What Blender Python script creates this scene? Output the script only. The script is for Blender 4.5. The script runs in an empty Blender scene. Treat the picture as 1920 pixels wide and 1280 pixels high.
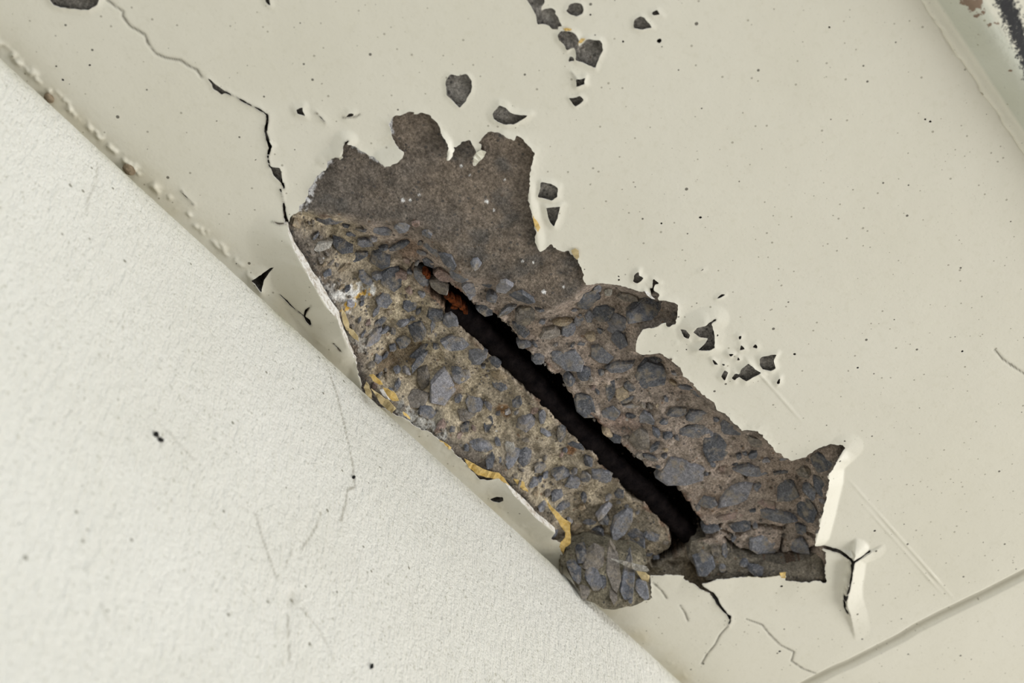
import bpy, math, random
import numpy as np
from mathutils import Matrix, Vector
random.seed(7)
RNG = np.random.default_rng(7)
scene = bpy.context.scene

# ------------------------------------------------------------------ camera
# The soffit is level, the wall is vertical: X runs along the wall, Y towards the wall, Z up.
FPX = 2667.0
_v1 = np.array([3700., 3740., FPX]); _p = np.array([760., 538.]); _d = np.array([400., -205.])
_t = -(_v1[0]*_p[0]+_v1[1]*_p[1]+FPX*FPX)/(_v1[0]*_d[0]+_v1[1]*_d[1])
_v2 = np.array([_p[0]+_d[0]*_t, _p[1]+_d[1]*_t, FPX])
AX = _v1/np.linalg.norm(_v1); AY = _v2/np.linalg.norm(_v2); AZ = np.cross(AX, AY)
ZCAM = 1.90
H = 0.8*AZ[2]                    # soffit height above the lens
ZC = ZCAM + H                    # soffit level
YW = 0.3655                      # wall face
R3 = np.array([AX, AY, AZ])      # camera (right, down, forward) -> world
cam_d = bpy.data.cameras.new('camera'); cam = bpy.data.objects.new('camera', cam_d)
scene.collection.objects.link(cam)
right, down, fwd = R3[:, 0], R3[:, 1], R3[:, 2]
M = Matrix.Identity(4)
for i in range(3):
    M[i][0] = right[i]; M[i][1] = -down[i]; M[i][2] = -fwd[i]
M.translation = Vector((0, 0, ZCAM))
cam.matrix_world = M
cam_d.sensor_width = 36.0; cam_d.lens = FPX/1920*36.0
cam_d.clip_start = 0.01
cam_d.dof.use_dof = True; cam_d.dof.focus_distance = 0.80; cam_d.dof.aperture_fstop = 9.0
scene.camera = cam

# ------------------------------------------------------------------ light
w = bpy.data.worlds.new('world'); scene.world = w; w.use_nodes = True
bg = w.node_tree.nodes['Background']
bg.inputs[0].default_value = (0.99, 0.985, 0.97, 1); bg.inputs[1].default_value = 0.75
def area(name, loc, target, size, power, col):
    l = bpy.data.lights.new(name, 'AREA'); l.shape = 'RECTANGLE'; l.size = size[0]; l.size_y = size[1]
    l.energy = power; l.color = col
    o = bpy.data.objects.new(name, l); scene.collection.objects.link(o)
    o.location = loc
    o.rotation_euler = (Vector(target)-Vector(loc)).to_track_quat('-Z', 'Y').to_euler()
    return o
area('daylight_opening', (2.3, -1.35, ZC-0.85), (0.40, 0.2, ZC), (1.5, 1.1), 66, (1.0, 0.985, 0.95))
area('wall_fill_light', (-0.55, -0.75, ZC-0.32), (0.10, YW, ZC-0.36), (0.5, 0.5), 9.0, (0.90, 0.96, 1.0))  # added lamp without a known source, brightens the wall's lower left
scene.view_settings.view_transform = 'Standard'; scene.view_settings.look = 'None'
scene.view_settings.gamma = 1.0; scene.view_settings.use_curve_mapping = False
scene.view_settings.exposure = 0.02

# ------------------------------------------------------------------ helpers
def pc(x, y, dz=0.0):
    """photo pixel -> point at height dz above the soffit"""
    r = np.array([x-960.0, y-640.0, FPX]); q = R3 @ r
    return q*((H+dz)/q[2])                     # z here relative to camera
def uv(x, y, dz=0.0):
    q = pc(x, y, dz); return (q[0], q[1])
def poly(pts, dz=0.0):
    return np.array([uv(p[0], p[1], p[2] if len(p) > 2 else dz) for p in pts])
def on_wall(x, y, off=0.0):
    r = np.array([x-960.0, y-640.0, FPX]); q = R3 @ r
    q = q*((YW-0.006-off)/q[1]); return np.array([q[0], q[1], q[2]+ZCAM])

def _hash(ix, iy, seed):
    n = (ix.astype(np.int64)*374761393 + iy.astype(np.int64)*668265263 + seed*2147483647) & 0xffffffff
    n = ((n ^ (n >> 13))*1274126177) & 0xffffffff
    return ((n ^ (n >> 16)) & 0xffff)/32767.5 - 1.0
def vnoise(x, y, s, seed=0):
    x = x*s; y = y*s
    ix = np.floor(x); iy = np.floor(y); fx = x-ix; fy = y-iy
    fx = fx*fx*(3-2*fx); fy = fy*fy*(3-2*fy)
    a = _hash(ix, iy, seed); b = _hash(ix+1, iy, seed); c = _hash(ix, iy+1, seed); d = _hash(ix+1, iy+1, seed)
    return (a*(1-fx)+b*fx)*(1-fy)+(c*(1-fx)+d*fx)*fy
def fbm(x, y, s, o=4, seed=0, g=0.5):
    r = 0; a = 1.0; t = 0
    for k in range(o):
        r = r+a*vnoise(x+k*1.7, y-k*2.3, s*2**k, seed+k*13); t += a; a *= g
    return r/t
def sst(a, b, x):
    t = np.clip((x-a)/(b-a), 0, 1); return t*t*(3-2*t)

def seg_dist(P, Q, A, B, wa=None, wb=None):
    dx, dy = B[0]-A[0], B[1]-A[1]; L = dx*dx+dy*dy+1e-18
    t = np.clip(((P-A[0])*dx+(Q-A[1])*dy)/L, 0, 1)
    d = np.hypot(P-A[0]-t*dx, Q-A[1]-t*dy)
    if wa is None: return d
    return d, wa+(wb-wa)*t
def poly_sdf(P, Q, pts):
    """positive inside"""
    d = np.full(P.shape, 1e9); ins = np.zeros(P.shape, bool); n = len(pts)
    for i in range(n):
        A = pts[i]; B = pts[(i+1) % n]
        d = np.minimum(d, seg_dist(P, Q, A, B))
        if A[1] != B[1]:
            c = ((A[1] > Q) != (B[1] > Q)) & (P < (B[0]-A[0])*(Q-A[1])/(B[1]-A[1])+A[0])
            ins ^= c
    return np.where(ins, d, -d)
def line_dist(P, Q, pts):
    d = np.full(P.shape, 1e9)
    for i in range(len(pts)-1): d = np.minimum(d, seg_dist(P, Q, pts[i], pts[i+1]))
    return d

def window(us, vs, pts, m):
    lo = pts.min(0)-m; hi = pts.max(0)+m
    i0, i1 = np.searchsorted(us, [lo[0], hi[0]]); j0, j1 = np.searchsorted(vs, [lo[1], hi[1]])
    return slice(max(i0, 0), i1), slice(max(j0, 0), j1)

def make_mesh(name, verts, faces_flat, starts, totals, mat, cols=None, smooth=True):
    me = bpy.data.meshes.new(name)
    verts = np.asarray(verts, np.float32); faces_flat = np.asarray(faces_flat, np.int32)
    me.vertices.add(len(verts)); me.vertices.foreach_set('co', verts.ravel())
    me.loops.add(len(faces_flat)); me.loops.foreach_set('vertex_index', faces_flat)
    me.polygons.add(len(starts))
    me.polygons.foreach_set('loop_start', np.asarray(starts, np.int32))
    me.polygons.foreach_set('loop_total', np.asarray(totals, np.int32))
    me.polygons.foreach_set('use_smooth', np.full(len(starts), smooth, bool))
    me.update(calc_edges=True)
    if cols is not None:
        a = me.color_attributes.new('Col', 'FLOAT_COLOR', 'POINT')
        c = np.ones((len(verts), 4), np.float32); c[:, :3] = cols
        a.data.foreach_set('color', c.ravel())
    me.materials.append(mat)
    return me
def link(name, me, parent=None, loc=None):
    o = bpy.data.objects.new(name, me); scene.collection.objects.link(o)
    if parent is not None: o.parent = parent
    if loc is not None: o.location = loc
    return o
def pymesh(name, verts, faces, mat, smooth=False, cols=None):
    fl = [i for f in faces for i in f]; tot = [len(f) for f in faces]
    st = np.concatenate([[0], np.cumsum(tot)[:-1]])
    return make_mesh(name, verts, fl, st, tot, mat, cols, smooth)
def recentre(o):
    me = o.data; co = np.empty(len(me.vertices)*3, np.float32); me.vertices.foreach_get('co', co)
    co = co.reshape(-1, 3); c = (co.min(0)+co.max(0))/2
    me.vertices.foreach_set('co', (co-c).ravel()); me.update(); o.location = Vector([float(k) for k in c])

def cut_sheet(name, us, vs, F, Z, skirt, cols, mat, skirt_col):
    """sheet over the grid us x vs kept where F<0, cut on F=0, with a broken edge of height skirt going up"""
    nu, nv = len(us), len(vs)
    U, V = np.meshgrid(us, vs, indexing='ij')
    keep = F < 0
    idx = np.arange(nu*nv).reshape(nu, nv)
    k4 = keep[:-1, :-1].astype(int)+keep[1:, :-1]+keep[1:, 1:]+keep[:-1, 1:]
    full = k4 == 4
    a = idx[:-1, :-1][full]; b = idx[1:, :-1][full]; c = idx[1:, 1:][full]; d = idx[:-1, 1:][full]
    quads = np.stack([a, d, c, b], 1)
    verts = [np.stack([U.ravel(), V.ravel(), Z.ravel()], 1)]; colr = [cols.reshape(-1, 3)]
    ex_v, ex_c = [], []; cross = {}; base = nu*nv
    Ff = F.ravel(); Uf = U.ravel(); Vf = V.ravel(); Zf = Z.ravel(); Sf = skirt.ravel(); Cf = cols.reshape(-1, 3)
    ex_s = []
    def cr(p, q):
        k = (p, q) if p < q else (q, p)
        if k in cross: return cross[k]
        p, q = k; t = Ff[p]/(Ff[p]-Ff[q])
        ex_v.append((Uf[p]+t*(Uf[q]-Uf[p]), Vf[p]+t*(Vf[q]-Vf[p]), Zf[p]+t*(Zf[q]-Zf[p])))
        ex_c.append(Cf[p]+t*(Cf[q]-Cf[p])); ex_s.append(Sf[p]+t*(Sf[q]-Sf[p]))
        cross[k] = base+len(ex_v)-1; return cross[k]
    polys = []; segs = []
    for i, j in zip(*np.where((k4 > 0) & (k4 < 4))):
        cs = [idx[i, j], idx[i, j+1], idx[i+1, j+1], idx[i+1, j]]
        kk = [keep[i, j], keep[i, j+1], keep[i+1, j+1], keep[i+1, j]]
        out = []; pend = None; first = None
        for m in range(4):
            n = (m+1) % 4
            if kk[m]: out.append(cs[m])
            if kk[m] != kk[n]:
                x = cr(cs[m], cs[n]); out.append(x)
                if kk[m]: pend = x
                else:
                    if pend is None: first = x
                    else: segs.append((pend, x)); pend = None
        if pend is not None and first is not None: segs.append((pend, first))
        if len(out) >= 3: polys.append(out)
    ev = np.array(ex_v).reshape(-1, 3); ec = np.array(ex_c).reshape(-1, 3); es = np.array(ex_s)
    verts.append(ev); colr.append(ec)
    n1 = base+len(ev)
    if len(ev):
        lo = ev.copy(); hi = ev.copy(); hi[:, 2] += es
        verts += [lo, hi]; sc_ = skirt_col(ev, es); colr += [sc_, sc_]
        for p, q in segs:
            p -= base; q -= base
            polys.append([n1+p, n1+q, n1+len(ev)+q, n1+len(ev)+p])
    verts = np.concatenate(verts); colr = np.concatenate(colr)
    fl = np.concatenate([quads.ravel(), np.array([k for f in polys for k in f], int)])
    tot = np.concatenate([np.full(len(quads), 4), np.array([len(f) for f in polys], int)])
    used = np.zeros(len(verts), bool); used[fl] = True
    remap = np.cumsum(used)-1
    st = np.concatenate([[0], np.cumsum(tot)[:-1]])
    return make_mesh(name, verts[used], remap[fl], st, tot, mat, colr[used])

# ------------------------------------------------------------------ materials
def new_mat(name, rough=0.6, spec=0.3):
    m = bpy.data.materials.new(name); m.use_nodes = True
    nt = m.node_tree; b = nt.nodes['Principled BSDF']
    b.inputs['Roughness'].default_value = rough; b.inputs['Specular IOR Level'].default_value = spec
    return m, nt, b
class N:
    def __init__(s, nt):
        s.nt = nt; s.tc = nt.nodes.new('ShaderNodeNewGeometry')
        s.pos = s.tc.outputs['Position']
    def L(s, a, b): s.nt.links.new(a, b)
    def node(s, t, **k):
        n = s.nt.nodes.new(t)
        for q, v in k.items(): setattr(n, q, v)
        return n
    def scale(s, v, vec=None):
        m = s.node('ShaderNodeMapping'); m.inputs['Scale'].default_value = v
        s.L(vec or s.pos, m.inputs['Vector']); return m.outputs[0]
    def noise(s, sc, det=4, rough=0.55, vec=None, dist=0.0):
        n = s.node('ShaderNodeTexNoise'); n.inputs['Scale'].default_value = sc; n.inputs['Detail'].default_value = det
        n.inputs['Roughness'].default_value = rough; n.inputs['Distortion'].default_value = dist
        s.L(vec or s.pos, n.inputs['Vector']); return n.outputs['Fac']
    def voro(s, sc, vec=None, feature='F1'):
        n = s.node('ShaderNodeTexVoronoi'); n.feature = feature; n.inputs['Scale'].default_value = sc
        s.L(vec or s.pos, n.inputs['Vector']); return n
    def ramp(s, fac, stops):
        r = s.node('ShaderNodeValToRGB'); e = r.color_ramp.elements
        while len(e) < len(stops): e.new(0.5)
        for k, (p, c) in enumerate(stops):
            e[k].position = p; e[k].color = (c, c, c, 1) if isinstance(c, (int, float)) else (*c, 1)
        s.L(fac, r.inputs[0]); return r.outputs[0]
    def mix(s, fac, a, b, mode='MIX'):
        m = s.node('ShaderNodeMix', data_type='RGBA', blend_type=mode)
        for sock, v in ((m.inputs[0], fac), (m.inputs[6], a), (m.inputs[7], b)):
            if isinstance(v, (int, float)): sock.default_value = v
            elif isinstance(v, tuple): sock.default_value = (*v, 1)
            else: s.L(v, sock)
        return m.outputs[2]
    def math(s, op, a, b=0.0, c=None):
        m = s.node('ShaderNodeMath', operation=op)
        for k, v in enumerate((a, b, c)):
            if v is None: continue
            if isinstance(v, (int, float)): m.inputs[k].default_value = v
            else: s.L(v, m.inputs[k])
        return m.outputs[0]
    def bump(s, h, dist, strength=1.0, normal=None):
        b = s.node('ShaderNodeBump'); b.inputs['Distance'].default_value = dist; b.inputs['Strength'].default_value = strength
        s.L(h, b.inputs['Height'])
        if normal is not None: s.L(normal, b.inputs['Normal'])
        return b.outputs[0]
    def attr(s):
        a = s.node('ShaderNodeAttribute'); a.attribute_name = 'Col'
        x = s.node('ShaderNodeSeparateColor'); s.L(a.outputs['Color'], x.inputs[0])
        return a.outputs['Color'], x.outputs[0], x.outputs[1], x.outputs[2]
def specks(n, sc, rmax, frac, vec=None):
    """scattered pits: mask 1 at a pit"""
    v = n.voro(sc, vec)
    sep = n.node('ShaderNodeSeparateColor'); n.L(v.outputs['Color'], sep.inputs[0])
    r = n.math('MULTIPLY', n.math('POWER', sep.outputs[0], 2.2), rmax)
    on = n.math('LESS_THAN', sep.outputs[1], frac)
    m = n.math('LESS_THAN', v.outputs['Distance'], r)
    return n.math('MULTIPLY', m, on)

def mat_paint():
    m, nt, b = new_mat('cream_gloss_paint', 0.42, 0.35); n = N(nt)
    col, gr, ed, ye = n.attr()
    v1 = n.noise(9, 4); v2 = n.noise(260, 3)
    c = n.mix(n.ramp(v1, [(0.3, 0), (0.7, 1)]), (0.662, 0.638, 0.545), (0.695, 0.672, 0.588))
    c = n.mix(n.ramp(v2, [(0.55, 0), (0.8, 0.35)]), c, (0.58, 0.555, 0.45))
    flat = n.scale((1, 1, 0.0))
    s1 = specks(n, 125, 0.115, 0.85, flat); s2 = specks(n, 300, 0.20, 0.7, flat)
    fine = n.ramp(n.noise(900, 2), [(0.66, 0), (0.74, 1)])
    c = n.mix(n.math('MULTIPLY', fine, 0.22), c, (0.30, 0.27, 0.20))
    c = n.mix(n.math('MULTIPLY', s2, 0.6), c, (0.20, 0.18, 0.13))
    c = n.mix(n.math('MULTIPLY', s1, 0.85), c, (0.06, 0.052, 0.04))
    c = n.mix(gr, c, (0.10, 0.09, 0.065))
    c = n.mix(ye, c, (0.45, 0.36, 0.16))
    torn = n.mix(n.ramp(n.noise(330, 5, 0.75, dist=0.5), [(0.46, 0), (0.60, 1)]), (0.75, 0.73, 0.69), (0.36, 0.30, 0.23))
    c = n.mix(ed, c, torn)
    n.L(c, b.inputs['Base Color'])
    h = n.math('ADD', n.math('MULTIPLY', n.noise(120, 3), 0.8), n.math('MULTIPLY', n.noise(520, 2), 0.22))
    h = n.math('SUBTRACT', h, n.math('MULTIPLY', s1, 0.6))
    n.L(n.bump(h, 0.0004, 0.55), b.inputs['Normal'])
    return m
def mat_wall():
    m, nt, b = new_mat('textured_wall_paint', 0.5, 0.3); n = N(nt)
    col, gr, ed, ye = n.attr()
    streak = n.noise(1.0, 5, 0.65, n.scale((330, 60, 85)))
    v1 = n.noise(12, 4)
    c = n.mix(n.ramp(v1, [(0.3, 0), (0.7, 1)]), (0.680, 0.667, 0.605), (0.725, 0.714, 0.660))
    c = n.mix(n.ramp(streak, [(0.58, 0), (0.78, 0.30)]), c, (0.52, 0.51, 0.41))
    s1 = specks(n, 150, 0.18, 0.5); fine = n.ramp(n.noise(1.0, 4, 0.6, n.scale((620, 400, 330))), [(0.60, 0), (0.68, 1)])
    c = n.mix(n.math('MULTIPLY', fine, 0.50), c, (0.26, 0.25, 0.17))
    c = n.mix(n.math('MULTIPLY', s1, 0.75), c, (0.12, 0.11, 0.07))
    c = n.mix(gr, c, (0.16, 0.14, 0.09))
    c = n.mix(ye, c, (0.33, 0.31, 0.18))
    c = n.mix(ed, c, (0.80, 0.78, 0.72))
    n.L(c, b.inputs['Base Color'])
    h = n.math('ADD', n.math('MULTIPLY', streak, 1.5), n.math('MULTIPLY', n.noise(560, 3, 0.6), 0.7))
    h = n.math('ADD', h, n.math('MULTIPLY', n.noise(170, 2), 0.5))
    n.L(n.bump(h, 0.0021, 1.0), b.inputs['Normal'])
    return m
def mat_concrete():
    m, nt, b = new_mat('broken_concrete', 0.9, 0.15); n = N(nt)
    col, gr, ed, ye = n.attr()
    g = n.noise(750, 5, 0.7); g2 = n.noise(150, 4, 0.6)
    c = n.mix(1.0, col, n.ramp(g, [(0.25, 0.30), (0.5, 1.0), (0.76, 2.0)]), 'MULTIPLY')
    c = n.mix(1.0, c, n.ramp(g2, [(0.25, 0.55), (0.75, 1.45)]), 'MULTIPLY')
    vo = n.voro(420); sep = n.node('ShaderNodeSeparateColor'); n.L(vo.outputs['Color'], sep.inputs[0])
    sand = n.math('MULTIPLY', n.math('LESS_THAN', sep.outputs[1], 0.22), n.math('LESS_THAN', vo.outputs['Distance'], 0.34))
    c = n.mix(n.math('MULTIPLY', sand, 0.75), c, n.ramp(sep.outputs[2], [(0.0, (0.03, 0.03, 0.035)), (0.55, (0.09, 0.085, 0.08)), (0.85, (0.20, 0.12, 0.07)), (1.0, (0.42, 0.38, 0.32))]))
    wsp = specks(n, 120, 0.16, 0.22)
    c = n.mix(n.math('MULTIPLY', wsp, 0.8), c, (0.55, 0.54, 0.52))
    n.L(c, b.inputs['Base Color'])
    h = n.math('ADD', n.math('MULTIPLY', n.noise(900, 3, 0.7), 0.5), n.math('MULTIPLY', n.noise(260, 4, 0.65), 1.0))
    n.L(n.bump(h, 0.0020, 1.0), b.inputs['Normal'])
    return m
def mat_stone(name, a, bcol, scr):
    m, nt, b = new_mat(name, 0.7, 0.3); n = N(nt)
    oi = n.node('ShaderNodeObjectInfo')
    c = n.mix(n.ramp(n.noise(160, 5, 0.65, dist=0.6), [(0.3, 0), (0.7, 1)]), a, bcol)
    k = n.math('MULTIPLY_ADD', oi.outputs['Random'], 0.6, 0.7)
    kk = n.node('ShaderNodeCombineColor')
    for i in range(3): n.L(k, kk.inputs[i])
    c = n.mix(1.0, c, kk.outputs[0], 'MULTIPLY')
    c = n.mix(1.0, c, n.ramp(n.noise(520, 6, 0.75, dist=0.8), [(0.28, 0.40), (0.5, 1.0), (0.72, 1.9)]), 'MULTIPLY')
    c = n.mix(n.ramp(n.noise(420, 5, 0.75, dist=1.2), [(0.54, 0), (0.70, scr)]), c, (0.40, 0.40, 0.41))
    c = n.mix(n.ramp(n.noise(130, 5, 0.7), [(0.50, 0), (0.64, 0.8)]), c, (0.27, 0.23, 0.175))
    n.L(c, b.inputs['Base Color'])
    h = n.math('ADD', n.noise(300, 5, 0.7), n.math('MULTIPLY', n.noise(1100, 2), 0.3))
    n.L(n.bump(h, 0.0020, 1.0), b.inputs['Normal'])
    return m
def mat_simple(name, a, bcol, sc, rough=0.8, bump=0.0008, spec=0.2):
    m, nt, b = new_mat(name, rough, spec); n = N(nt)
    f = n.noise(sc, 5, 0.65)
    n.L(n.mix(n.ramp(f, [(0.35, 0), (0.65, 1)]), a, bcol), b.inputs['Base Color'])
    n.L(n.bump(n.noise(sc*1.6, 5, 0.7), bump, 0.9), b.inputs['Normal'])
    return m
def mat_trim():
    m, nt, b = new_mat('edge_paint_with_shade', 0.55, 0.3); n = N(nt)
    col, gr, ed, ye = n.attr()
    c = n.mix(n.ramp(n.noise(18, 4), [(0.35, 0), (0.65, 1)]), (0.53, 0.54, 0.45), (0.59, 0.60, 0.52))
    c = n.mix(ye, c, (0.72, 0.70, 0.60))  # bead and bottom face lighter; chamfer shade painted in as greener base
    br = n.noise(240, 5, 0.75)
    c = n.mix(n.math('MULTIPLY', specks(n, 150, 0.2, 0.6), 0.6), c, (0.20, 0.17, 0.08))
    rust = n.math('GREATER_THAN', n.math('ADD', gr, n.math('MULTIPLY', n.math('SUBTRACT', br, 0.5), 2.6)), 0.60)
    c = n.mix(n.math('MULTIPLY', rust, 0.85), c, (0.17, 0.09, 0.05))
    br2 = n.noise(420, 5, 0.8)
    blk = n.ramp(n.math('ADD', ed, n.math('MULTIPLY', n.math('SUBTRACT', br2, 0.5), 3.0)), [(0.40, 0), (0.70, 1)])
    c = n.mix(n.math('MULTIPLY', blk, 0.97), c, (0.014, 0.015, 0.022))
    n.L(c, b.inputs['Base Color'])
    n.L(n.bump(n.noise(300, 4), 0.0006, 0.6), b.inputs['Normal'])
    return m
MP = mat_paint(); MW = mat_wall(); MC = mat_concrete(); MT = mat_trim()
MS = {'d': mat_stone('dark_blue_stone', (0.058, 0.063, 0.075), (0.130, 0.136, 0.156), 0.65),
      'm': mat_stone('grey_stone', (0.100, 0.105, 0.121), (0.210, 0.213, 0.236), 0.75),
      'l': mat_stone('pale_grey_stone', (0.17, 0.17, 0.19), (0.30, 0.295, 0.32), 0.5),
      'b': mat_stone('brown_grey_stone', (0.13, 0.115, 0.098), (0.22, 0.195, 0.17), 0.4),
      'p': mat_stone('tan_stone', (0.24, 0.185, 0.12), (0.36, 0.29, 0.20), 0.3),
      'w': mat_stone('whitish_stone', (0.33, 0.31, 0.27), (0.52, 0.50, 0.46), 0.6),
      'k': mat_stone('pinkish_stone', (0.20, 0.14, 0.115), (0.30, 0.22, 0.19), 0.4)}
M_RUSTBAR = mat_simple('black_corroded_steel', (0.004, 0.0035, 0.004), (0.013, 0.010, 0.010), 180, 0.95, 0.002, 0.02)
M_RUST = mat_simple('orange_rust', (0.030, 0.011, 0.006), (0.19, 0.050, 0.014), 300, 0.9, 0.003, 0.05)
M_YEL = mat_simple('yellow_undercoat', (0.58, 0.38, 0.10), (0.70, 0.52, 0.22), 350, 0.6, 0.0006)
M_TAN = mat_simple('tan_undercoat', (0.44, 0.34, 0.17), (0.55, 0.45, 0.26), 350, 0.6, 0.0006)
M_WHT = mat_simple('white_primer', (0.62, 0.60, 0.56), (0.80, 0.79, 0.77), 350, 0.7, 0.0008)
M_CRM = mat_simple('cream_paint_flake', (0.66, 0.64, 0.53), (0.70, 0.68, 0.59), 80, 0.45, 0.0003)
M_BLK = mat_simple('black_dirt', (0.006, 0.006, 0.006), (0.02, 0.018, 0.016), 500, 0.8, 0.0006)
M_MUD = mat_simple('dried_brown_mud', (0.16, 0.12, 0.075), (0.30, 0.235, 0.16), 300, 0.9, 0.001)
M_FLOOR = mat_simple('grey_paving', (0.24, 0.22, 0.19), (0.30, 0.28, 0.25), 6, 0.8, 0.002)

# ------------------------------------------------------------------ outlines read off the soffit
FOLD = 0.008
HOLE = [(536,416),(546,405),(558,396),(572,377),(575,359),(587,337),(600,324),(614,313),(614,302),(638,289),(649,265),
 (662,273),(681,283),(701,294),(723,307),(740,301),(754,293),(762,283),(745,272),(734,252),(729,230),(743,217),(762,212),(793,211),
 (806,219),(821,232),(828,252),(837,267),(842,283),(839,298),(847,291),(850,276),(867,266),(880,265),(892,282),(886,296),(889,310),
 (898,304),(907,294),(911,285),(903,283),(900,267),(904,259),(921,246),(945,254),(965,262),(970,254),(982,260),(996,276),(1004,284),
 (1000,302),(993,327),(993,351),(994,377),(1000,410),(1006,436),(1004,451),(1012,472),(1026,460),(1033,456),(1041,466),(1052,472),
 (1066,470),(1076,481),(1085,496),(1094,519),(1100,533),(1120,531),(1146,533),(1172,538),(1195,542),(1204,549),(1209,545),
 (1221,552),(1224,539),(1233,549),(1235,561),(1254,566),(1270,571),(1267,582),(1270,594),(1265,606),(1254,614),(1248,610),(1253,601),(1230,613),
 (1207,617),(1202,627),(1195,639),(1195,655),(1202,662),(1235,662),(1249,669),(1263,678),(1277,688),(1284,702),(1289,709),(1299,716),
 (1310,734),(1325,745),(1340,754),(1347,767),(1360,773),(1372,786),(1393,805),(1421,806),(1432,818),(1442,829),(1456,846),(1470,856),
 (1485,862),(1508,857),(1520,849),(1534,842),(1555,834),(1574,831),(1585,839,-.002),(1570,865,-.005),(1554,888,-FOLD),(1552,921,-FOLD),
 (1544,954,-FOLD),(1538,983,-FOLD),(1528,1021,-FOLD),(1549,1038,-.002),(1547,1069),(1551,1090),(1528,1085),(1501,1088),(1471,1084),(1469,1074),
 (1440,1076),(1410,1077),(1374,1077),(1345,1081),(1324,1088),(1311,1095),(1305,1092),(1285,1085),(1282,1077),(1252,1075),(1219,1077),
 (1218,1090),(1222,1120),(1190,1128),(1150,1128),(1118,1100),(1085,1070),(1062,1050),(1053,1042),(1048,1019),(1033,1008),(1039,991),(1008,962),(985,938),(964,918),
 (949,902),(932,896),(901,899),(890,887),(870,865),(845,842),(822,825),(814,815),(784,801),(753,782),(738,775),(716,760),(696,751),
 (683,729),(673,701),(668,670),(657,646),(644,616),(636,583),(614,555),(594,518),(572,485),(550,452),(539,424)]
CHIPS = [  # (outline, lip lift in mm, lip reach in mm)
 ([(988,-20),(988,0),(997,14),(1005,29),(1008,46),(1018,44),(1029,48),(1036,56),(1046,56),(1046,50),(1053,49),(1046,31),(1040,26),(1041,21),(1037,15),(1022,16),(1015,19),(1016,12),(1021,5),(1020,-20)],.25,3),
 ([(1045,65),(1049,76),(1058,86),(1063,93),(1077,88),(1079,96),(1079,112),(1097,120),(1116,127),(1123,110),(1130,93),(1129,79),(1125,75),(1104,73),(1096,76),(1087,86),(1084,84),(1086,74),(1080,64),(1072,58),(1063,57),(1051,58)],1.1,3.5),
 ([(1064,117),(1068,106),(1076,107),(1076,114)],.3,2),
 ([(1061,21),(1067,9),(1079,5),(1091,7),(1094,19),(1092,26),(1080,31),(1070,28)],.7,3),
 ([(1079,146),(1088,148),(1097,145),(1096,152),(1097,157),(1081,161),(1080,152)],1.3,4),
 ([(1068,184),(1080,182),(1086,179),(1096,187),(1087,194),(1079,199),(1073,194)],.6,3),
 ([(1188,38),(1201,30),(1209,32),(1216,43),(1223,52),(1204,55),(1189,52)],.6,3),
 ([(1221,24),(1232,17),(1236,24),(1242,30),(1235,28),(1225,29)],.6,3),
 ([(836,150),(845,139),(860,141),(875,138),(885,152),(884,172),(873,190),(862,202),(852,193),(838,178)],.5,3),
 ([(923,213),(937,196),(947,200),(954,208),(974,215),(992,214),(978,224),(963,231),(945,232),(934,228),(926,223)],1.5,5),
 ([(1015,340),(1031,342),(1046,351),(1045,368),(1035,375),(1017,369),(1008,368),(1013,353)],1.5,4.5),
 ([(1024,388),(1050,386),(1046,405),(1039,424),(1031,416),(1026,401)],1.8,5),
 ([(556,204),(568,199),(568,208),(572,216),(558,212)],1.2,5),
 ([(648,219),(654,213),(662,212),(664,216),(655,220)],1.2,5),
 ([(390,146),(406,159),(424,173),(415,178),(401,167)],.4,3),
 ([(499,255),(506,266),(511,273),(508,284),(502,272)],.9,4),
 ([(506,311),(525,314),(530,331),(531,347),(522,337),(513,328)],.9,4),
 ([(85,-14),(100,10),(130,15),(150,17),(165,19),(183,10),(190,-14)],1.0,4),
 ([(494,-8),(499,5),(508,13),(507,3),(504,-8)],.5,3),
 ([(1186,527),(1189,515),(1197,506),(1198,514),(1206,520),(1202,526),(1194,531)],1.4,4),
 ([(1224,521),(1237,530),(1228,533),(1223,541),(1223,530)],1.2,4),
 ([(1311,507),(1320,502),(1319,505),(1313,508)],.6,3),
 ([(1343,559),(1353,551),(1359,551),(1353,556),(1348,559)],.9,3),
 ([(1300,620),(1306,610),(1320,606),(1330,600),(1340,597),(1333,604),(1338,618),(1340,634),(1340,649),(1330,654),(1308,653),(1322,640),(1326,632),(1312,630)],2.2,8),
 ([(1275,616),(1286,616),(1293,626),(1291,635),(1282,631)],1.2,5),
 ([(1424,671),(1428,667),(1440,665),(1456,662),(1450,675),(1455,689),(1446,694),(1430,691),(1424,683)],1.2,4),
 ([(1371,707),(1378,698),(1385,700),(1391,689),(1403,679),(1410,685),(1420,693),(1429,697),(1414,705),(1399,713),(1385,704),(1377,712)],1.8,6),
 ([(1351,705),(1359,693),(1365,697),(1359,712)],1.3,4),
 ([(1334,671),(1343,678),(1347,683),(1339,683)],.9,3),([(1353,681),(1360,682),(1356,686)],.7,3),
 ([(1365,661),(1375,663),(1370,667)],1.2,4),([(1384,667),(1387,674),(1382,675)],1.0,4),
 ([(1385,630),(1390,628),(1389,636),(1385,635)],.9,4),([(1389,645),(1398,654),(1388,655)],1.1,4),
 ([(1411,650),(1417,643),(1420,653)],.9,4),([(1455,716),(1462,706),(1463,716),(1458,721)],1.1,4),
 ([(1265,645),(1269,640),(1268,645)],.5,3),([(1343,630),(1347,626),(1346,630)],.5,3),
 ([(472,524),(496,509),(520,492),(503,512),(495,524),(490,545),(484,537)],2.0,8),
 ([(919,935),(930,929),(943,928),(944,936),(935,942),(926,940)],.4,3),
]
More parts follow.
